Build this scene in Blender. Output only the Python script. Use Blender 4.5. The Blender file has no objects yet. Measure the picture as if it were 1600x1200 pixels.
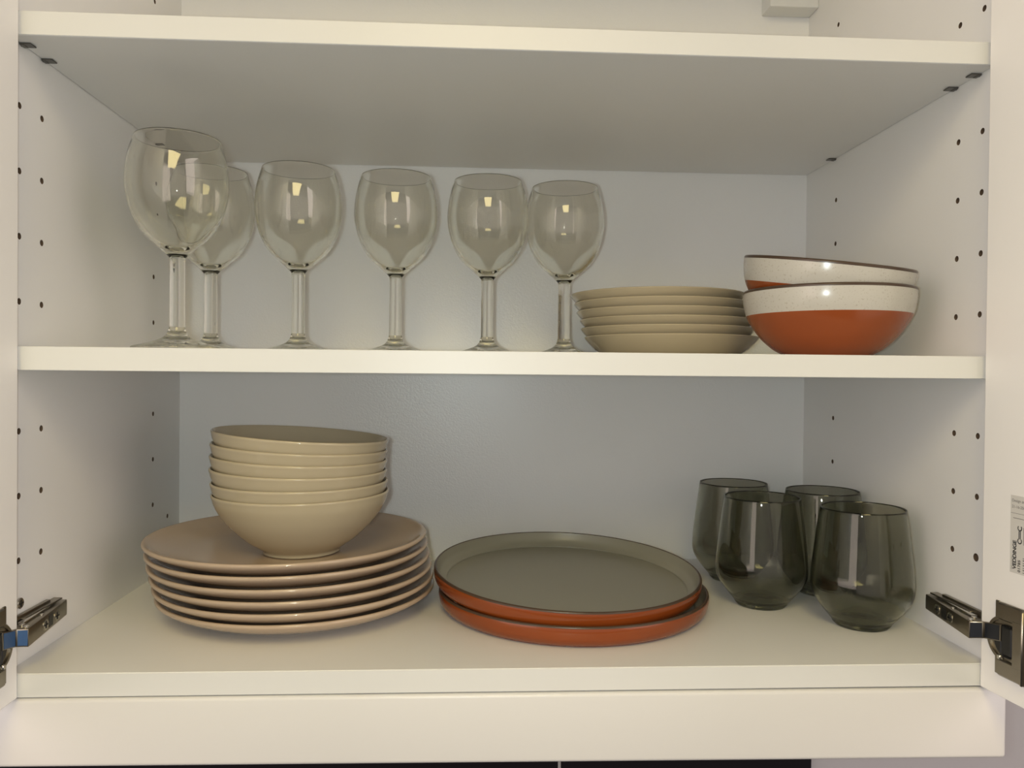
import bpy, bmesh, math, random
from mathutils import Matrix, Vector

C = bpy.context.scene.collection
S = bpy.context.scene
random.seed(4)

# ------------------------------------------------------------------ camera
W, D = 0.764, 0.355                      # inner width and depth of the cabinet; z = 0 is its floor
cam = bpy.data.cameras.new('camera')
camo = bpy.data.objects.new('camera', cam)
C.objects.link(camo)
cam.sensor_fit = 'HORIZONTAL'
cam.sensor_width = 36.0
cam.lens = 1225.99 / 1600 * 36.0
cam.shift_x = (800 - 798.675) / 1600
cam.shift_y = (596.179 - 600) / 1600
cam.clip_start = 0.01
R = ((0.9985350747, 0.0534263850, -0.0085630563),
     (-0.0533280687, 0.9985128162, 0.0113257640),
     (0.0091554161, -0.0108525213, 0.9998991955))      # columns: right, forward, up
m = Matrix.Identity(4)
for i in range(3):
    m[i][0] = R[i][0]
    m[i][1] = R[i][2]
    m[i][2] = -R[i][1]
m.translation = (0.34602, -0.60448, 0.22884)
camo.matrix_world = m
S.camera = camo

# ------------------------------------------------------------------ light
S.view_settings.view_transform = 'Standard'
S.view_settings.look = 'None'
S.view_settings.gamma = 1.0
S.view_settings.use_curve_mapping = False
S.view_settings.exposure = 0.08
S.cycles.max_bounces = 16
S.cycles.diffuse_bounces = 6
S.cycles.glossy_bounces = 8
S.cycles.transmission_bounces = 14
S.cycles.transparent_max_bounces = 48
S.cycles.sample_clamp_indirect = 4.0
S.cycles.use_denoising = True

wd = bpy.data.worlds.new('dim kitchen')
S.world = wd
wd.use_nodes = True
wd.node_tree.nodes['Background'].inputs[0].default_value = (0.95, 0.93, 0.90, 1)
wd.node_tree.nodes['Background'].inputs[1].default_value = 0.08


def lamp(name, kind, loc, energy, color, size, target=None):
    l = bpy.data.lights.new(name, kind)
    l.energy = energy
    l.color = color
    if kind == 'AREA':
        l.shape = 'RECTANGLE'
        l.size, l.size_y = size
    else:
        l.shadow_soft_size = size
    o = bpy.data.objects.new(name, l)
    o.location = loc
    if target is not None:
        o.rotation_euler = (Vector(target) - Vector(loc)).to_track_quat('-Z', 'Y').to_euler()
    C.objects.link(o)
    return o


lamp('ceiling_light', 'AREA', (0.32, -1.35, 1.02), 15.5, (1.0, 0.81, 0.38), (0.50, 1.0), (0.32, -1.35, 0.0))
lamp('added_fill_left', 'AREA', (-2.0, -1.4, 0.75), 58.0, (1.0, 0.84, 0.77), (2.6, 2.4), (0.3, 0.0, 0.3))  # broad fill added to brighten the doors and side walls, no known source
lamp('added_fill_right', 'AREA', (2.76, -1.4, 0.75), 58.0, (1.0, 0.84, 0.77), (2.6, 2.4), (0.3, 0.0, 0.3))  # matching fill added on the right side
lamp('added_front_fill', 'AREA', (0.30, -3.60, 0.30), 21.0, (1.0, 0.87, 0.78), (5.0, 2.6), (0.3, 0.0, 0.3))  # large fill added behind the camera to lift the back walls
lamp('phone_flash', 'POINT', (0.326, -0.606, 0.229), 4.4, (0.90, 1.0, 1.0), 0.008)

# ------------------------------------------------------------------ materials
def mat(name, color, rough=0.5, metal=0.0, spec=0.5, bump=None, noise=None, coat=0.0):
    """procedural material; noise = (scale, amount) varies the colour, bump = (scale, strength, distance)"""
    mt = bpy.data.materials.new(name)
    mt.use_nodes = True
    nt = mt.node_tree
    b = nt.nodes['Principled BSDF']
    b.inputs['Roughness'].default_value = rough
    b.inputs['Metallic'].default_value = metal
    b.inputs['Specular IOR Level'].default_value = spec
    b.inputs['Coat Weight'].default_value = coat
    col = (*color, 1)
    tc = nt.nodes.new('ShaderNodeTexCoord')
    if noise:
        n = nt.nodes.new('ShaderNodeTexNoise')
        n.inputs['Scale'].default_value = noise[0]
        n.inputs['Detail'].default_value = 4
        nt.links.new(tc.outputs['Object'], n.inputs['Vector'])
        mx = nt.nodes.new('ShaderNodeMix')
        mx.data_type = 'RGBA'
        mx.inputs[6].default_value = col
        mx.inputs[7].default_value = (*[c * (1 - noise[1]) for c in color], 1)
        nt.links.new(n.outputs['Fac'], mx.inputs[0])
        nt.links.new(mx.outputs[2], b.inputs['Base Color'])
    else:
        b.inputs['Base Color'].default_value = col
    if bump:
        n = nt.nodes.new('ShaderNodeTexNoise')
        n.inputs['Scale'].default_value = bump[0]
        n.inputs['Detail'].default_value = 2
        nt.links.new(tc.outputs['Object'], n.inputs['Vector'])
        bp = nt.nodes.new('ShaderNodeBump')
        bp.inputs['Strength'].default_value = bump[1]
        bp.inputs['Distance'].default_value = bump[2]
        nt.links.new(n.outputs['Fac'], bp.inputs['Height'])
        nt.links.new(bp.outputs['Normal'], b.inputs['Normal'])
    return mt


def solid_glass(name, color, rough=0.0, ior=1.5):
    mt = bpy.data.materials.new(name)
    mt.use_nodes = True
    nt = mt.node_tree
    nt.nodes.clear()
    out = nt.nodes.new('ShaderNodeOutputMaterial')
    g = nt.nodes.new('ShaderNodeBsdfGlass')
    g.inputs['Color'].default_value = (*color, 1)
    g.inputs['Roughness'].default_value = rough
    g.inputs['IOR'].default_value = ior
    nt.links.new(g.outputs[0], out.inputs['Surface'])
    return mt


def speckled(name, color, dots, rough):
    mt = mat(name, color, rough)
    nt = mt.node_tree
    b = nt.nodes['Principled BSDF']
    tc = nt.nodes.new('ShaderNodeTexCoord')
    n = nt.nodes.new('ShaderNodeTexNoise')
    n.inputs['Scale'].default_value = 620
    n.inputs['Detail'].default_value = 3
    nt.links.new(tc.outputs['Object'], n.inputs['Vector'])
    r = nt.nodes.new('ShaderNodeValToRGB')
    r.color_ramp.elements[0].position = 0.30
    r.color_ramp.elements[0].color = (*dots, 1)
    r.color_ramp.elements[1].position = 0.40
    r.color_ramp.elements[1].color = (*color, 1)
    nt.links.new(n.outputs['Fac'], r.inputs[0])
    nt.links.new(r.outputs[0], b.inputs['Base Color'])
    return mt


M = {}
M['white'] = mat('white melamine', (0.79, 0.785, 0.765), 0.42, bump=(700, 0.05, 0.0004), noise=(6, 0.02))
M['core'] = mat('chipboard core', (0.13, 0.085, 0.05), 0.9, noise=(400, 0.4))
M['back'] = mat('white pearl back board', (0.80, 0.80, 0.785), 0.30, bump=(520, 0.35, 0.0006), noise=(6, 0.02))
M['edge'] = mat('white edge band', (0.70, 0.70, 0.675), 0.40, noise=(20, 0.02))
M['door'] = mat('white lacquer', (0.85, 0.83, 0.80), 0.38, noise=(8, 0.02))
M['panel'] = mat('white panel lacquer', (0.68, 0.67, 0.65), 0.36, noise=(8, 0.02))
M['nickel'] = mat('dark nickel', (0.30, 0.27, 0.22), 0.32, 1.0, noise=(60, 0.25))
M['steel'] = mat('bright steel', (0.62, 0.60, 0.55), 0.22, 1.0, noise=(80, 0.1))
M['pin'] = mat('grey support metal', (0.16, 0.155, 0.14), 0.35, 0.8, noise=(90, 0.3))
M['slot'] = mat('recess shade black', (0.012, 0.012, 0.012), 0.4, noise=(90, 0.3))  # shade of screw recesses, slot and cup well put into the colour
M['blue'] = mat('steel face blue reflection', (0.05, 0.12, 0.27), 0.35, 0.3, noise=(90, 0.2))  # blue reflection on the left link, put into its colour
M['navy'] = mat('slate steel face', (0.02, 0.023, 0.032), 0.3, 0.3, noise=(90, 0.2))
M['beige'] = mat('beige glazed stoneware', (0.45, 0.345, 0.25), 0.11, spec=0.5, noise=(18, 0.06))
M['sand'] = mat('sand glazed stoneware', (0.455, 0.39, 0.272), 0.12, spec=0.5, noise=(18, 0.05))
M['orange'] = mat('burnt orange glaze', (0.29, 0.066, 0.016), 0.22, noise=(25, 0.15))
M['orange_plate'] = mat('burnt orange plate glaze', (0.25, 0.053, 0.010), 0.18, noise=(25, 0.15))
M['greige'] = mat('grey green satin glaze', (0.25, 0.24, 0.19), 0.34, noise=(20, 0.06))
M['rim'] = mat('dark brown rim glaze', (0.075, 0.045, 0.028), 0.3, noise=(60, 0.3))
M['cream'] = speckled('speckled cream glaze', (0.51, 0.49, 0.445), (0.40, 0.36, 0.31), 0.20)
M['clear'] = solid_glass('clear bowl glass', (0.985, 0.985, 0.965))
M['smoke'] = solid_glass('smoked glass', (0.80, 0.805, 0.765))
M['smoke_base'] = solid_glass('smoked thick glass', (0.66, 0.67, 0.63))
M['paper'] = mat('label paper', (0.62, 0.60, 0.56), 0.6, noise=(50, 0.03))
M['ink'] = mat('black print', (0.02, 0.02, 0.02), 0.6, noise=(50, 0.1))
M['ink_grey'] = mat('grey print', (0.22, 0.21, 0.20), 0.6, noise=(50, 0.1))
M['splash'] = mat('black glass splashback', (0.008, 0.006, 0.008), 0.25, noise=(30, 0.2))
M['seam'] = mat('grey joint strip', (0.35, 0.35, 0.34), 0.5, noise=(30, 0.1))
M['plaster'] = mat('grey painted wall', (0.42, 0.41, 0.42), 0.7, bump=(200, 0.1, 0.001), noise=(5, 0.04))


# ------------------------------------------------------------------ mesh helpers
def link(name, me, parent=None):
    o = bpy.data.objects.new(name, me)
    C.objects.link(o)
    if parent is not None:
        o.parent = parent
    return o


def finish(name, bm, mats, parent=None, smooth=None, recalc=True):
    me = bpy.data.meshes.new(name)
    if recalc:
        bmesh.ops.recalc_face_normals(bm, faces=bm.faces[:])
    bm.to_mesh(me)
    bm.free()
    for mm in mats if isinstance(mats, (list, tuple)) else [mats]:
        me.materials.append(mm)
    if smooth:
        me.polygons.foreach_set('use_smooth', [True] * len(me.polygons))
        if smooth is not True:
            try:
                me.set_sharp_from_angle(angle=math.radians(smooth))
            except Exception:
                pass
    return link(name, me, parent)


def add_box(bm, x0, x1, y0, y1, z0, z1, bevel=0.0, mi=0, seg=1):
    t = bmesh.new()
    bmesh.ops.create_cube(t, size=1.0)
    for v in t.verts:
        v.co = Vector((x0 + (v.co.x + .5) * (x1 - x0), y0 + (v.co.y + .5) * (y1 - y0), z0 + (v.co.z + .5) * (z1 - z0)))
    if bevel:
        bmesh.ops.bevel(t, geom=t.edges[:], offset=bevel, segments=seg, affect='EDGES', profile=0.5)
    merge(bm, t, mi)


def merge(bm, t, mi=0, mx=None):
    vs = {}
    for v in t.verts:
        vs[v] = bm.verts.new(mx @ v.co if mx is not None else v.co)
    for f in t.faces:
        nf = bm.faces.new([vs[v] for v in f.verts])
        nf.material_index = mi
        nf.smooth = f.smooth
    t.free()


def add_hexa(bm, pts, bevel=0.0, mi=0):
    """eight corners: bottom loop of four, top loop of four"""
    t = bmesh.new()
    v = [t.verts.new(p) for p in pts]
    for q in ((3, 2, 1, 0), (4, 5, 6, 7), (0, 1, 5, 4), (1, 2, 6, 5), (2, 3, 7, 6), (3, 0, 4, 7)):
        t.faces.new([v[i] for i in q])
    if bevel:
        bmesh.ops.bevel(t, geom=t.edges[:], offset=bevel, segments=2, affect='EDGES', profile=0.5)
    merge(bm, t, mi)


def add_cyl(bm, p, axis, r, h, seg=20, mi=0, bevel=0.0, r2=None):
    t = bmesh.new()
    bmesh.ops.create_cone(t, cap_ends=True, segments=seg, radius1=r, radius2=r if r2 is None else r2, depth=h)
    if bevel:
        bmesh.ops.bevel(t, geom=[e for e in t.edges if len(e.link_faces) == 2 and
                                 abs(e.link_faces[0].normal.z - e.link_faces[1].normal.z) > .5],
                        offset=bevel, segments=2, affect='EDGES')
    q = Vector((0, 0, 1)).rotation_difference(Vector(axis)).to_matrix().to_4x4()
    merge(bm, t, mi, Matrix.Translation(Vector(p) + Vector(axis).normalized() * h / 2) @ q)


def smooth_profile(pts, n=5):
    """Catmull-Rom through (r, z, material) points; a point given twice in a row keeps its corner"""
    out = []
    k = len(pts)
    for i in range(k - 1):
        p1, p2 = pts[i], pts[i + 1]
        if p1[:2] == p2[:2]:
            continue
        p0 = pts[i - 1] if i > 0 else p1
        p3 = pts[i + 2] if i + 2 < k else p2
        for s in range(n):
            t = s / n
            co = []
            for a in range(2):
                co.append(0.5 * (2 * p1[a] + (p2[a] - p0[a]) * t + (2 * p0[a] - 5 * p1[a] + 4 * p2[a] - p3[a]) * t * t
                                 + (3 * p1[a] - p0[a] - 3 * p2[a] + p3[a]) * t ** 3))
            out.append((max(co[0], 0.0), co[1], p1[2]))
    out.append(pts[-1])
    return out


def lathe(bm, prof, seg=72):
    rings = []
    for r, z, mi in prof:
        if r < 1e-5:
            rings.append([bm.verts.new((0, 0, z))])
        else:
            rings.append([bm.verts.new((r * math.cos(2 * math.pi * i / seg), r * math.sin(2 * math.pi * i / seg), z))
                          for i in range(seg)])
    for a, b, p in zip(rings, rings[1:], prof):
        for i in range(seg):
            j = (i + 1) % seg
            if len(a) == 1 and len(b) == 1:
                continue
            if len(a) == 1:
                f = bm.faces.new((a[0], b[i], b[j]))
            elif len(b) == 1:
                f = bm.faces.new((a[i], a[j], b[0]))
            else:
                f = bm.faces.new((a[i], a[j], b[j], b[i]))
            f.material_index = p[2]


def lathe_obj(name, prof, mats, parent=None, n=5, seg=72, sharp=None, recalc=True):
    bm = bmesh.new()
    lathe(bm, smooth_profile(prof, n), seg)
    return finish(name, bm, mats, parent, smooth=sharp or True, recalc=recalc)


def lathe_rimmed(name, prof, mats, rim, n=5, seg=96):
    """a lathed dish whose rim glaze (material index rim) is a child mesh of its own"""
    pr = smooth_profile(prof, n)
    i0 = next(i for i, p in enumerate(pr) if p[2] == rim)
    i1 = max(i for i, p in enumerate(pr) if p[2] == rim) + 1
    bm = bmesh.new()
    lathe(bm, pr[:i0 + 1], seg)
    lathe(bm, pr[i1:], seg)
    body = finish(name, bm, mats, None, smooth=True, recalc=False)
    bm = bmesh.new()
    lathe(bm, [(r, z, 0) for r, z, _ in pr[i0:i1 + 1]], seg)
    ob = finish('rim', bm, mats[rim], body, smooth=True, recalc=False)
    ob['label'] = 'thin dark brown rim'
    return body


def tag(o, label, cat, group=None):
    o['label'] = label
    o['category'] = cat
    if group:
        o['group'] = group
    return o


def empty(name, loc, rot=(0, 0, 0)):
    o = bpy.data.objects.new(name, None)
    o.location = loc
    o.rotation_euler = rot
    o.empty_display_size = 0.02
    C.objects.link(o)
    return o


def dup(root, loc, rot=(0, 0, 0)):
    r = root.copy()
    C.objects.link(r)
    r.location = loc
    r.rotation_euler = rot
    for ch in list(root.children):
        c = ch.copy()
        C.objects.link(c)
        c.parent = r
        for g in ch.children:
            d = g.copy()
            C.objects.link(d)
            d.parent = c
    return r


def baked(o):
    """apply the modifiers of o to its mesh"""
    dg = bpy.context.evaluated_depsgraph_get()
    me = bpy.data.meshes.new_from_object(o.evaluated_get(dg))
    o.modifiers.clear()
    o.data = me
    return o


# ------------------------------------------------------------------ wall and splashback below
T = 0.018
bm = bmesh.new()
add_box(bm, -1.6, 2.4, 0.379, 0.45, -1.4, 1.3)
wall = finish('wall_back', bm, M['plaster'])
wall['kind'] = 'structure'

sp = tag(empty('splashback', (0.3, 0.372, -0.42)), 'black glossy splashback of two panels on the wall under the cabinet', 'splashback')
for x0, x1 in ((-0.60, 0.1615), (0.1645, 0.4864)):
    bm = bmesh.new()
    add_box(bm, x0, x1, -0.003, 0.006, -0.35, 0.34, 0.0008)
    finish('splash_panel', bm, M['splash'], sp)
bm = bmesh.new()
add_box(bm, 0.1612, 0.1648, -0.0036, 0.005, -0.35, 0.34)
finish('joint_strip', bm, M['seam'], sp)

# ------------------------------------------------------------------ cabinet
cab = tag(empty('wall_cabinet', (0, 0, 0)), 'white open kitchen wall cabinet holding all the dishes and glasses', 'cabinet')
Y1, Y2, Y3, HZ, HS = 0.0187, 0.0503, 0.2757, 0.2305, 0.05
TOP = 0.764


def side_panel(x_in, sgn):
    """sgn +1: left panel, whose inner face looks towards +x"""
    bm = bmesh.new()
    xo = x_in - sgn * T
    add_box(bm, min(x_in, xo), max(x_in, xo), 0.0, D + 0.004, -T, TOP + T)
    o = finish('side_panel', bm, [M['white'], M['core']], cab)
    bm = bmesh.new()
    rows = [k for k in range(-10, 5)]
    for k in rows:
        z = HZ - HS * k
        if not (-0.0 < z < TOP):
            continue
        for y in (Y1, Y2, Y3):
            if k in (0, -5) :
                continue
            add_cyl(bm, (x_in - sgn * 0.011, y, z), (sgn, 0, 0), 0.0026 if not (k == 3 and sgn < 0 and y == Y1) else 0.0034, 0.02, 14)
    add_cyl(bm, (x_in - sgn * 0.011, 0.318, 0.0605), (sgn, 0, 0), 0.0026, 0.02, 14)
    cut = finish('holes', bm, M['core'])
    md = o.modifiers.new('holes', 'BOOLEAN')
    md.operation = 'DIFFERENCE'
    md.solver = 'EXACT'
    md.object = cut
    md.material_mode = 'TRANSFER'
    bpy.context.view_layer.update()
    baked(o)
    bpy.data.objects.remove(cut)
    return o


side_panel(0.0, 1)
side_panel(W, -1)
bm = bmesh.new()
add_box(bm, 0.0, W, D, D + 0.004, -T, TOP + T)
finish('back_panel', bm, M['back'], cab)
bm = bmesh.new()
add_box(bm, 0.0, W, 0.0, D, -T, 0.0, 0.0004)
bp = finish('bottom_panel', bm, M['white'], cab)
bm = bmesh.new()
add_box(bm, 0.0, W, -0.0006, 0.0002, -T + 0.0003, -0.0004, 0.0002)
finish('edge_band', bm, M['edge'], bp)
bm = bmesh.new()
add_box(bm, 0.0, W, 0.0, D, TOP, TOP + T)
finish('top_panel', bm, M['white'], cab)

# white cover over the hanging fitting, top right corner
bm = bmesh.new()
add_box(bm, 0.704, W, 0.327, D, 0.6735, 0.735, 0.0012, seg=2)
finish('fitting_cover', bm, M['edge'], cab)

# shelf supports under the upper shelf
def support(x_in, sgn, y):
    bm = bmesh.new()
    add_cyl(bm, (x_in - sgn * 0.006, y, 0.4773), (sgn, 0, 0), 0.0010, 0.008, 10)
    x0, x1 = x_in + sgn * 0.0005, x_in + sgn * 0.0095
    add_box(bm, min(x0, x1), max(x0, x1), y - 0.0042, y + 0.0042, 0.4768, 0.4779, 0.0004)
    x1 = x_in + sgn * 0.0035
    add_box(bm, min(x0, x1), max(x0, x1), y - 0.0034, y + 0.0034, 0.4764, 0.4770, 0.0002)
    return finish('shelf_support', bm, M['pin'], cab)


for y in (Y1 + 0.002, Y2 + 0.001, Y3):
    support(0.0, 1, y)
    support(W, -1, y + 0.003)

# shelves
def shelf(z0, label):
    t = tag(empty('shelf', (W / 2, D / 2, z0)), label, 'shelf', 'shelves in the cabinet')
    bm = bmesh.new()
    add_box(bm, -W / 2 + 0.0006, W / 2 - 0.0006, 0.003 - D / 2, D / 2 - 0.001, 0.0, 0.018, 0.0004)
    finish('board', bm, M['white'], t)
    bm = bmesh.new()
    add_box(bm, -W / 2 + 0.0006, W / 2 - 0.0006, 0.0024 - D / 2, 0.0032 - D / 2, 0.0002, 0.0178, 0.0002)
    finish('edge_band', bm, M['edge'], t)
    return t


shelf(0.2276, 'white shelf carrying the wine glasses, small plates and two tone bowls')
shelf(0.4781, 'empty upper white shelf above the wine glasses')

# ------------------------------------------------------------------ doors with their hinges
def door(hx, hy, ang, sgn):
    """local frame: +x runs along the inner face away from the hinge edge, +y out of the inner face (into the opening)"""
    dr = bpy.data.objects.new('door', None)
    # x axis: away from the cabinet (towards -Y, swung by ang outwards); y axis: towards the opening
    ax = Vector((-sgn * math.sin(ang), -math.cos(ang), 0))
    ay = Vector((sgn * math.cos(ang), -math.sin(ang), 0))
    return ax, ay


def door_matrix(hx, hy, ang, sgn):
    ax = Vector((-sgn * math.sin(ang), -math.cos(ang), 0))
    ay = Vector((sgn * math.cos(ang), -math.sin(ang), 0))
    mm = Matrix.Identity(4)
    for i in range(3):
        mm[i][0], mm[i][1], mm[i][2] = ax[i], ay[i], (0, 0, 1)[i]
    mm.translation = (hx, hy, 0)
    return mm


def on_matrix(bm, mm):
    bmesh.ops.transform(bm, matrix=mm, verts=bm.verts[:])
    return bm


ANG = {1: 0.010, -1: 0.1135}
HX = {1: 0.0113, -1: 0.7545}
doors = {}
for sgn in (1, -1):
    mm = door_matrix(HX[sgn], -0.003, ANG[sgn], sgn)
    bm = bmesh.new()
    add_box(bm, 0.0, 0.396, -0.018, 0.0, -0.0172, TOP + 0.016, 0.0008, seg=2)
    on_matrix(bm, mm)
    dr = finish('door', bm, M['door'], cab)
    doors[sgn] = (dr, mm)
doors[1][0]['label'] = 'left door'
doors[-1][0]['label'] = 'right door with printed sticker'


def cross(bm, x, y, z, ax, r, mi):
    """a cross recess: two thin dark bars on a screw head whose axis is +-x"""
    for dy, dz in ((r, r * .22), (r * .22, r)):
        add_box(bm, x - 0.0003, x + 0.0003, y - dy, y + dy, z - dz, z + dz, 0, mi)


def hinge(sgn, inlet):
    side = 0.0 if sgn > 0 else W
    X = lambda d: side + sgn * d
    # body: mounting plate on the side panel
    bm = bmesh.new()
    x0, x1 = X(0.0002), X(0.004)
    add_box(bm, min(x0, x1), max(x0, x1), 0.006, 0.058, 0.019, 0.0395, 0.0008, seg=2)
    x0, x1 = X(0.0002), X(0.0075)
    add_box(bm, min(x0, x1), max(x0, x1), 0.014, 0.070, 0.0362, 0.0376, 0.0004)
    h = finish('hinge', bm, M['nickel'], cab, smooth=40)
    # arm: slanted closed channel, near end further from the panel
    zc = 0.0283
    hh = 0.0070
    bm = bmesh.new()
    ya, yb = -0.004, 0.074
    da, db = 0.0200, 0.0092
    pts = [(X(da), ya, zc - hh), (X(db), yb, zc - hh + .0004), (X(0.0015), yb, zc - hh + .0004), (X(0.006), ya, zc - hh),
           (X(da), ya, zc + hh), (X(db), yb, zc + hh - .0004), (X(0.0015), yb, zc + hh - .0004), (X(0.006), ya, zc + hh)]
    add_hexa(bm, pts, 0.0009)
    finish('hinge_arm', bm, M['nickel'], h, smooth=40)
    # two screws and the slot between them, on the slanted face
    fx = lambda y: da + (db - da) * (y - ya) / (yb - ya)
    for y in (0.027, 0.050):
        bm = bmesh.new()
        add_cyl(bm, (X(fx(y) - 0.001), y, zc), (sgn, 0, 0), 0.0043, 0.0019, 20, 0, 0.0004)
        cross(bm, X(fx(y) + 0.0009), y, zc, sgn, 0.0027, 1)
        finish('screw', bm, [M['steel'], M['slot']], h, smooth=40)
    bm = bmesh.new()
    add_hexa(bm, [(X(fx(y) + o), y, z) for z in (zc - .0046, zc + .0046) for y, o in ((.0345, .0003), (.0425, .0003), (.0425, -.001), (.0345, -.001))])
    finish('slot', bm, M['slot'], h)
    # release lever lying along the top of the arm, and a rivet
    bm = bmesh.new()
    add_hexa(bm, [(X(d), y, z) for z in (zc + hh - .0003, zc + hh + .0016) for d, y in ((0.0115, 0.006), (0.0075, 0.052), (0.0045, 0.052), (0.0065, 0.006))], 0.0004)
    finish('lever', bm, M['steel'], h, smooth=40)
    bm = bmesh.new()
    add_cyl(bm, (X(0.0115), 0.030, zc + hh - .0006), (0, 0, 1), 0.0014, 0.0012, 12)
    finish('rivet', bm, M['steel'], h, smooth=40)
    bm = bmesh.new()
    add_cyl(bm, (X(0.0165), -0.001, zc + hh - .002), (0, 0, 1), 0.0022, 0.0032, 14, 0, .0004)
    add_cyl(bm, (X(0.012), 0.002, zc + hh - .002), (0, 0, 1), 0.0022, 0.0036, 14, 0, .0004)
    finish('pivot_pin', bm, M['steel'], h, smooth=40)
    # link from the arm into the cup on the door
    mm = doors[sgn][1]
    P = lambda t, o: mm @ Vector((t, o, 0))
    bm = bmesh.new()
    a0, a1 = Vector((X(0.0198), -0.0036, 0)), Vector((X(0.008), -0.003, 0))
    e0, e1 = P(0.0235, 0.0032), P(0.0235, 0.0006)
    k0, k1 = P(0.0052, 0.0022), P(0.0052, -0.0005)
    for (p0, p1, q0, q1, u0, u1) in ((a0, a1, k0, k1, 0.0, .0012), (k0, k1, e0, e1, .0012, .0050)):
        add_hexa(bm, [(v.x, v.y, zc + u + h_) for h_ in (-.0066, .0066) for v, u in ((p0, u0), (p1, u0), (q1, u1), (q0, u1))], 0.0006)
    finish('link', bm, M['nickel'], h, smooth=40)
    bm = bmesh.new()
    for (p0, q0, s0, s1, w0, w1) in ((a0, k0, .08, .90, .0001, .0011), (k0, e0, .10, .92, .0016, .0046)):
        d = (q0 - p0)
        n = Vector((-d.y, d.x, 0)).normalized() * sgn * -1
        if (n.x * sgn) < 0:
            n = -n
        u0, u1 = p0 + d * s0, p0 + d * s1
        add_hexa(bm, [(v.x, v.y, zc + w + h_) for h_ in (-.0057, .0057) for v, w in ((u0 + n * .0003, w0), (u1 + n * .0003, w1), (u1 - n * .0008, w1), (u0 - n * .0008, w0))])
    finish('link_face', bm, inlet, h)


hinge(1, M['blue'])
hinge(-1, M['navy'])
bm = bmesh.new()
add_cyl(bm, (0.0, Y1, 0.0476), (1, 0, 0), 0.0042, 0.0022, 18, 0, .0005)
add_box(bm, 0.0021, 0.0026, Y1 - .0026, Y1 + .0026, 0.0471, 0.0481, 0, 1)
add_box(bm, 0.0021, 0.0026, Y1 - .0005, Y1 + .0005, 0.0450, 0.0502, 0, 1)
finish('panel_screw', bm, [M['steel'], M['slot']], cab, smooth=40)


def hinge_cup(sgn):
    dr, mm = doors[sgn]
    zc = 0.0285
    bm = bmesh.new()
    # round cup rim: a ring lying on the door, with its dark well
    cx, r0, r1 = 0.0255, 0.0178, 0.0150
    t = bmesh.new()
    lathe(t, [(r0, 0.0, 0), (r0, 0.0012, 0), (r0 - .0006, 0.0018, 0), (r1, 0.0018, 0), (r1, 0.0002, 0)], 40)
    q = Matrix.Translation((cx, 0.0002, zc)) @ Matrix.Rotation(math.radians(-90), 4, 'X')
    merge(bm, t, 0, q)
    add_cyl(bm, (cx, 0.0001, zc), (0, 1, 0), r1 + .0003, 0.0007, 40)
    # flange plates above and below the cup, and the folded cover that hides the mechanism
    for z0, z1 in ((0.0435, 0.0568), (0.0003, 0.0135)):
        add_box(bm, 0.0160, 0.0200, 0.0002, 0.0016, z0, z1, 0.0005)
        add_box(bm, 0.0206, 0.0560, 0.0002, 0.0040, z0, z1, 0.0012)
    add_box(bm, 0.0345, 0.0560, 0.0002, 0.0042, 0.0100, 0.0470, 0.0012)
    add_box(bm, 0.0445, 0.0470, 0.0003, 0.0062, 0.0008, 0.0562, 0.0008)
    on_matrix(bm, mm)
    finish('hinge_cup', bm, M['nickel'], dr, smooth=40)
    bm = bmesh.new()
    add_cyl(bm, (cx + .002, 0.0009, zc - .001), (0, 1, 0), 0.0125, 0.0006, 32)
    add_box(bm, 0.0225, 0.0345, 0.0008, 0.0030, 0.0160, 0.0400, 0.002)
    on_matrix(bm, mm)
    finish('cup_well', bm, M['slot'], dr)  # black disc and block drawn for the shaded hollow of the cup
    bm = bmesh.new()
    add_box(bm, 0.0205, 0.0240, 0.0012, 0.0040, 0.0125, 0.0165, 0.0006)
    on_matrix(bm, mm)
    finish('cup_clip', bm, M['steel'], dr, smooth=40)


hinge_cup(1)
hinge_cup(-1)

# printed sticker on the right door
def text_into(bm, body, size, x, z, rot, mi, bold=0.0, spacing=1.0):
    cu = bpy.data.curves.new('t', 'FONT')
    cu.body = body
    cu.size = size
    cu.offset = bold
    cu.space_character = spacing
    o = bpy.data.objects.new('t', cu)
    C.objects.link(o)
    bpy.context.view_layer.update()
    me = bpy.data.meshes.new_from_object(o.evaluated_get(bpy.context.evaluated_depsgraph_get()))
    bpy.data.objects.remove(o)
    t = bmesh.new()
    t.from_mesh(me)
    bpy.data.meshes.remove(me)
    # lay the text on the local x-z plane of the door, read from the opening side (right door: +x local runs to the viewer's right)
    q = Matrix.Translation((x, 0.00022, z)) @ Matrix.Rotation(math.radians(90), 4, 'X') @ Matrix.Rotation(rot, 4, 'Z')
    q = q
    merge(bm, t, mi, q)


dr, mm = doors[-1]
bm = bmesh.new()
add_box(bm, 0.0280, 0.0800, 0.0, 0.00015, 0.0815, 0.1400, 0)
finishbm = bm
x0 = 0.0285
text_into(bm, 'Design and Quality', 0.0030, 0.0292, 0.1352, 0, 2, 0.00004)
text_into(bm, '21-16-25001', 0.0030, 0.0292, 0.1306, 0, 2, 0.00004)
add_box(bm, 0.0282, 0.0790, 0.0001, 0.0002, 0.1265, 0.1268, 0, 2)
add_box(bm, 0.0305, 0.0420, 0.0001, 0.0002, 0.1228, 0.1233, 0, 2)
text_into(bm, 'VEDDINGE', 0.0046, 0.0338, 0.0845, math.pi / 2, 1, 0.00016, 0.95)
text_into(bm, 'C==C', 0.0056, 0.0388, 0.1040, math.pi / 2, 1, 0.00016, 0.9)
text_into(bm, '01785', 0.0034, 0.0378, 0.0830, math.pi / 2, 1, 0.0001, 1.1)
text_into(bm, 'Made in Sweden', 0.0016, 0.0302, 0.0838, math.pi / 2, 2)
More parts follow.
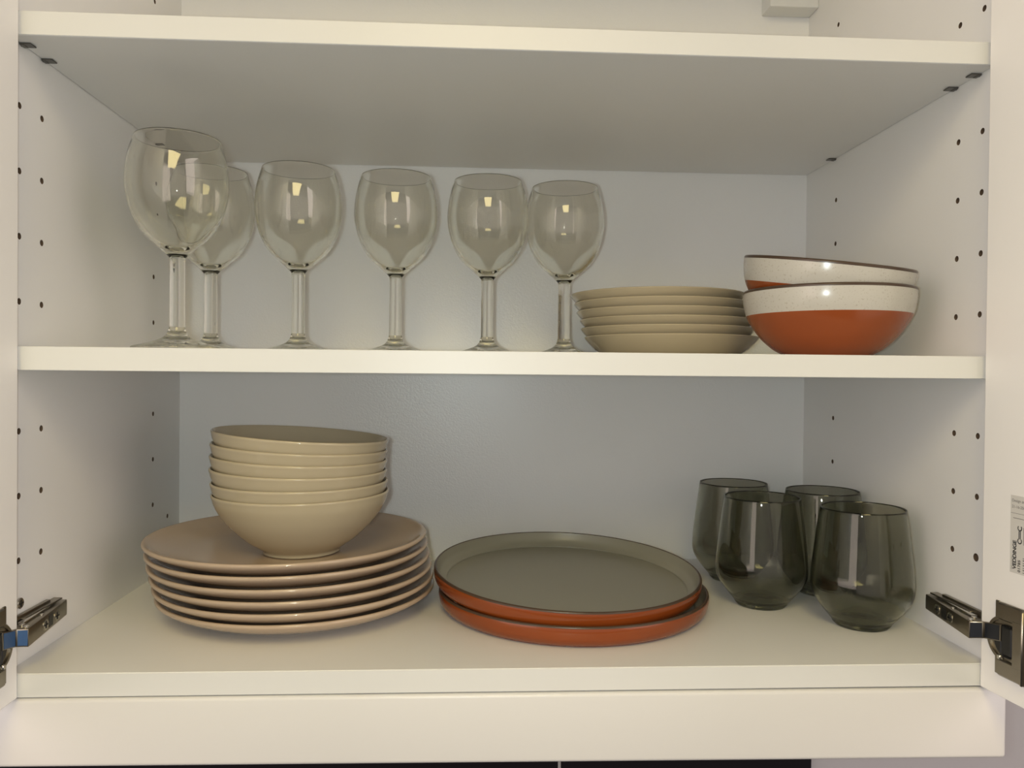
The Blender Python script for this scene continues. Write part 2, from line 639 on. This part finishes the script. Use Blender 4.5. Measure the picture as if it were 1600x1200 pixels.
for k in range(7):
    add_box(bm, 0.0400, 0.0480, 0.0001, 0.0002, 0.083 + k * .0018, 0.083 + k * .0018 + (.0006, .0010)[k % 2], 0, 2)
for k in range(9):
    add_box(bm, 0.0402 + k * .0017, 0.0402 + k * .0017 + (.0005, .0009)[k % 2], 0.0001, 0.0002, 0.1040, 0.1170, 0, 2)
on_matrix(bm, mm)
st = finish('sticker', bm, [M['paper'], M['ink'], M['ink_grey']], dr)
st['label'] = 'small white printed label'

# ------------------------------------------------------------------ white front panel and hood body under the cabinet
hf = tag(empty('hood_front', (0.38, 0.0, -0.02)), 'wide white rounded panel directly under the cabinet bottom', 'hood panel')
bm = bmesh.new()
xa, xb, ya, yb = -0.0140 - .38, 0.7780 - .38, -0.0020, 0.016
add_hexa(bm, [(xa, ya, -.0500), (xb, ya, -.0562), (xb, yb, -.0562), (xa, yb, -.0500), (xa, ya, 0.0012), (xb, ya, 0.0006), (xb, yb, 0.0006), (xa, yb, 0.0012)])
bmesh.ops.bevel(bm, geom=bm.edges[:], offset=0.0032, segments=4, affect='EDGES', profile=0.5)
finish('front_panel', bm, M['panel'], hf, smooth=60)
bm = bmesh.new()
add_box(bm, -0.375, 0.375, 0.017, 0.30, -0.046, 0.0008, 0.001)
finish('hood_body', bm, M['nickel'], hf)

# ------------------------------------------------------------------ wine glasses
ZS = 0.2456                                # top of the middle shelf
def wine_glass(loc, label):
    t = tag(empty('wine_glass', loc), label, 'wine glass', 'clear wine glasses on the middle shelf')
    outer = [(0.0064, 0.0783), (0.0090, 0.0812), (0.0160, 0.0876), (0.0262, 0.0968), (0.0338, 0.1085), (0.0384, 0.1210),
             (0.0413, 0.1360), (0.0410, 0.1500), (0.0390, 0.1630), (0.0350, 0.1770)]
    inner = [(0.0337, 0.1768), (0.0378, 0.1630), (0.0398, 0.1500), (0.0400, 0.1360), (0.0370, 0.1215), (0.0322, 0.1098),
             (0.0235, 0.0985), (0.0125, 0.0895), (0.0050, 0.0858), (0.0, 0.0850)]
    # bowl, stem and foot are open shells that meet ring to ring, so together they bound one solid piece of glass
    prof = [(r, z, 0) for r, z in outer] + [(0.0344, 0.1780, 0)] + [(r, z, 0) for r, z in inner]
    lathe_obj('bowl', prof, M['clear'], t, n=4, seg=64, recalc=False)
    lathe_obj('stem', [(0.0064, 0.0195, 0), (0.0063, 0.0230, 0), (0.0062, 0.04, 0), (0.0062, 0.06, 0), (0.0062, 0.0750, 0), (0.0064, 0.0783, 0)], M['clear'], t, n=3, seg=64, recalc=False)
    lathe_obj('foot', [(0.0, 0.0012, 0), (0.030, 0.0003, 0), (0.0355, 0.0003, 0), (0.0355, 0.0003, 0), (0.0362, 0.0018, 0), (0.0352, 0.0032, 0), (0.0300, 0.0046, 0), (0.0217, 0.0068, 0),
                       (0.0130, 0.0100, 0), (0.0085, 0.0137, 0), (0.0064, 0.0195, 0)], M['clear'], t, n=4, seg=64, sharp=60, recalc=False)
    return t


spots = [((0.0976, 0.0775), 'large looking clear wine glass at the shelf front, first on the left'),
         ((0.0905, 0.1860), 'clear wine glass standing behind the foremost left glass'),
         ((0.1794, 0.1692), 'clear wine glass standing alone just right of the overlapping left pair'),
         ((0.2715, 0.1894), 'clear wine glass in the middle of the row, a gap on both sides'),
         ((0.3638, 0.2000), 'clear wine glass second nearest to the stacked small plates'),
         ((0.4452, 0.2205), 'clear wine glass nearest to the stacked small plates')]
g0 = None
for (x, y), lb in spots:
    if g0 is None:
        g0 = wine_glass((x, y, ZS), lb)
    else:
        g = dup(g0, (x, y, ZS), (0, 0, random.random()))
        g['label'] = lb

# ------------------------------------------------------------------ small plates on the middle shelf
ORD = ['lowest', 'second from bottom', 'third from bottom', 'third from top', 'second from top', 'topmost']
SR = 0.0985
sp_prof = [(0.0, 0.0015, 0), (0.060, 0.0012, 0), (0.064, 0.0, 0), (0.068, 0.0, 0), (0.0765, 0.0030, 0), (0.087, 0.0093, 0), (0.0945, 0.0155, 0), (0.0983, 0.0196, 0),
           (0.0985, 0.0203, 0), (0.0975, 0.0207, 0), (0.0930, 0.0180, 0), (0.085, 0.0125, 0), (0.075, 0.0076, 0), (0.064, 0.0062, 0), (0.0, 0.0058, 0)]
sp_prof = [(r * 0.941, z * 1.12, k) for r, z, k in sp_prof]
p0 = None
for k in range(6):
    loc = (0.5622 - 0.0025 * k - (0.0016 if k > 3 else 0) + (.0009, -.0006)[k % 2], 0.2365 - 0.0004 * k, ZS + 0.0090 * k)
    if p0 is None:
        p0 = lathe_obj('side_plate', sp_prof, M['sand'], None, n=4, seg=96)
        p0.location = loc
        q = p0
    else:
        q = dup(p0, loc)
    tag(q, '%s small beige plate of the stack beside the two tone bowls' % ORD[k], 'plate', 'small beige plates')
    q.rotation_euler = (0, 0, k * 1.1)

# ------------------------------------------------------------------ two tone serving bowls
bz = 0.0366
bb_prof = [(0.0, 0.0012, 0), (0.036, 0.0010, 0), (0.0375, 0.0, 0), (0.0385, 0.0, 0), (0.0440, 0.0030, 0), (0.0526, 0.0078, 0), (0.0632, 0.0167, 0), (0.0720, 0.0276, 0), (0.0772, bz, 1),
           (0.0800, 0.0470, 1), (0.0808, 0.0560, 2), (0.0806, 0.0578, 2), (0.0797, 0.0586, 2), (0.0785, 0.0578, 2), (0.0780, 0.0560, 1), (0.0768, 0.0470, 1), (0.0735, bz, 1),
           (0.0680, 0.0285, 1), (0.0590, 0.0190, 1), (0.0480, 0.0115, 1), (0.036, 0.0072, 1), (0.0, 0.0060, 1)]
bb_prof = [(r * 0.907, z * 1.02, k) for r, z, k in bb_prof]
b0 = lathe_rimmed('serving_bowl', bb_prof, [M['orange'], M['cream'], M['rim']], 2)
b0.location = (0.6682, 0.0885, ZS)
tag(b0, 'lower burnt orange and speckled cream bowl standing on the shelf', 'bowl', 'two tone bowls')
nrm = Vector((0.087, -0.144, 1)).normalized()
b1 = dup(b0, Vector((0.6690, 0.0890, 0.3308)) - nrm * 0.0598)
b1.rotation_euler = Vector((0, 0, 1)).rotation_difference(nrm).to_euler()
tag(b1, 'upper tilted cream and orange bowl nested in the other', 'bowl', 'two tone bowls')

# ------------------------------------------------------------------ big beige plates
dp_prof = [(0.0, 0.0022, 0), (0.078, 0.0020, 0), (0.080, 0.0, 0), (0.085, 0.0, 0), (0.089, 0.0026, 0), (0.104, 0.0062, 0), (0.118, 0.0116, 0), (0.1262, 0.0160, 0), (0.1296, 0.0188, 0),
           (0.1302, 0.0205, 0), (0.1292, 0.0219, 0), (0.1262, 0.0213, 0), (0.118, 0.0170, 0), (0.104, 0.0128, 0), (0.092, 0.0104, 0), (0.080, 0.0096, 0), (0.060, 0.0092, 0), (0.03, 0.0090, 0), (0.0, 0.0090, 0)]
pl = [(0.1829, 0.1690), (0.1824, 0.1641), (0.1806, 0.1622), (0.1787, 0.1606), (0.1767, 0.1606), (0.1752, 0.1592)]
p0 = None
for k, (x, y) in enumerate(pl):
    loc = (x, y, 0.0104 * k)
    if p0 is None:
        p0 = lathe_obj('dinner_plate', dp_prof, M['beige'], None, n=4, seg=112)
        q = p0
    else:
        q = dup(p0, loc)
    q.location = loc
    q.rotation_euler = (0, 0, k * 1.3)
    tag(q, '%s large beige dinner plate in the stack under the bowls' % ORD[k], 'plate', 'large beige dinner plates')

# ------------------------------------------------------------------ beige bowls on the plates
bw_prof = [(0.0, 0.0020, 0), (0.0320, 0.0018, 0), (0.0332, 0.0, 0), (0.0350, 0.0, 0), (0.0362, 0.0030, 0), (0.0440, 0.0082, 0), (0.0530, 0.0150, 0), (0.0675, 0.0298, 0), (0.0765, 0.0440, 0), (0.0793, 0.0520, 0),
           (0.0800, 0.0546, 0), (0.0793, 0.0558, 0), (0.0780, 0.0548, 0), (0.0745, 0.0445, 0), (0.0650, 0.0312, 0), (0.050, 0.0178, 0), (0.036, 0.0098, 0), (0.025, 0.0072, 0), (0.0, 0.0064, 0)]
bl = [(0.1913, 0.1170, 0.006), (0.1904, 0.1271, -0.0034), (0.1895, 0.1385, -0.025), (0.1897, 0.1490, -0.041), (0.1902, 0.1593, -0.055), (0.1910, 0.1699, -0.068)]
p0 = None
for k, (x, zr, sx) in enumerate(bl):
    a = -math.atan(sx)
    nrm = Vector((-sx, 0, 1)).normalized()
    loc = Vector((x, 0.135, zr)) - nrm * 0.0550
    if p0 is None:
        p0 = lathe_obj('cereal_bowl', bw_prof, M['sand'], None, n=4, seg=96)
        q = p0
    else:
        q = dup(p0, loc)
    q.location = loc
    q.rotation_euler = (0, a, 0)
    tag(q, '%s beige bowl in the leaning stack on the large plates' % ORD[k], 'bowl', 'beige bowls')

# ------------------------------------------------------------------ orange rimmed plates
op_prof = [(0.0, 0.0012, 0), (0.112, 0.0010, 0), (0.1135, 0.0, 0), (0.116, 0.0, 0), (0.1235, 0.0022, 0), (0.1283, 0.0070, 0), (0.1300, 0.0130, 0), (0.1299, 0.0172, 1), (0.1294, 0.0184, 1), (0.1284, 0.0189, 1),
           (0.1274, 0.0184, 2), (0.1266, 0.0160, 2), (0.1235, 0.0095, 2), (0.1170, 0.0060, 2), (0.108, 0.0050, 2), (0.0, 0.0048, 2)]
op_prof = [(r * 1.011, z * 1.075, k) for r, z, k in op_prof]
p0 = lathe_rimmed('coupe_plate', op_prof, [M['orange_plate'], M['rim'], M['greige']], 1, seg=112)
p0.location = (0.4495, 0.1655, 0.0)
tag(p0, 'lower orange sided plate lying on the cabinet floor', 'plate', 'orange sided plates')
nrm = Vector((0.0249, -0.0538, 1)).normalized()
q = dup(p0, Vector((0.4444, 0.1705, 0.0376)) - nrm * 0.0199)
q.rotation_euler = Vector((0, 0, 1)).rotation_difference(nrm).to_euler()
tag(q, 'upper orange sided plate with grey inside, lying on its twin', 'plate', 'orange sided plates')

# ------------------------------------------------------------------ smoked tumblers
def tumbler(loc, label):
    t = tag(empty('tumbler', loc), label, 'tumbler', 'smoked glass tumblers')
    outer = [(0.0262, 0.0046), (0.0312, 0.0105), (0.0375, 0.0185), (0.0423, 0.0262), (0.0443, 0.0335), (0.0444, 0.0430), (0.0428, 0.0610), (0.0398, 0.0860), (0.0370, 0.1064)]
    inner = [(0.0357, 0.1062), (0.0385, 0.0860), (0.0415, 0.0610), (0.0430, 0.0430), (0.0427, 0.0340), (0.0405, 0.0270), (0.0355, 0.0190), (0.0290, 0.0112), (0.0230, 0.0070), (0.0, 0.0062)]
    lathe_obj('vessel', [(r, z, 0) for r, z in outer] + [(0.0364, 0.1072, 0)] + [(r, z, 0) for r, z in inner], M['smoke'], t, n=4, seg=64, recalc=False)
    lathe_obj('base', [(0.0, 0.0014, 0), (0.0205, 0.0002, 0), (0.0232, 0.0004, 0), (0.0232, 0.0004, 0), (0.0250, 0.0022, 0), (0.0262, 0.0046, 0)], M['smoke_base'], t, n=4, seg=64, sharp=50, recalc=False)
    return t


t0 = tumbler((0.709, 0.0985, 0.0), 'smoked glass tumbler nearest the right side wall, front of four')
for (x, y), lb in (((0.6393, 0.1640), 'smoked glass tumbler in the front row, beside the orange plates'),
                   ((0.6440, 0.2630), 'smoked glass tumbler at the back left, partly behind another'),
                   ((0.7203, 0.2060), 'smoked glass tumbler at the back right, between the front two')):
    q = dup(t0, (x, y, 0.0), (0, 0, random.random()))
    q['label'] = lb
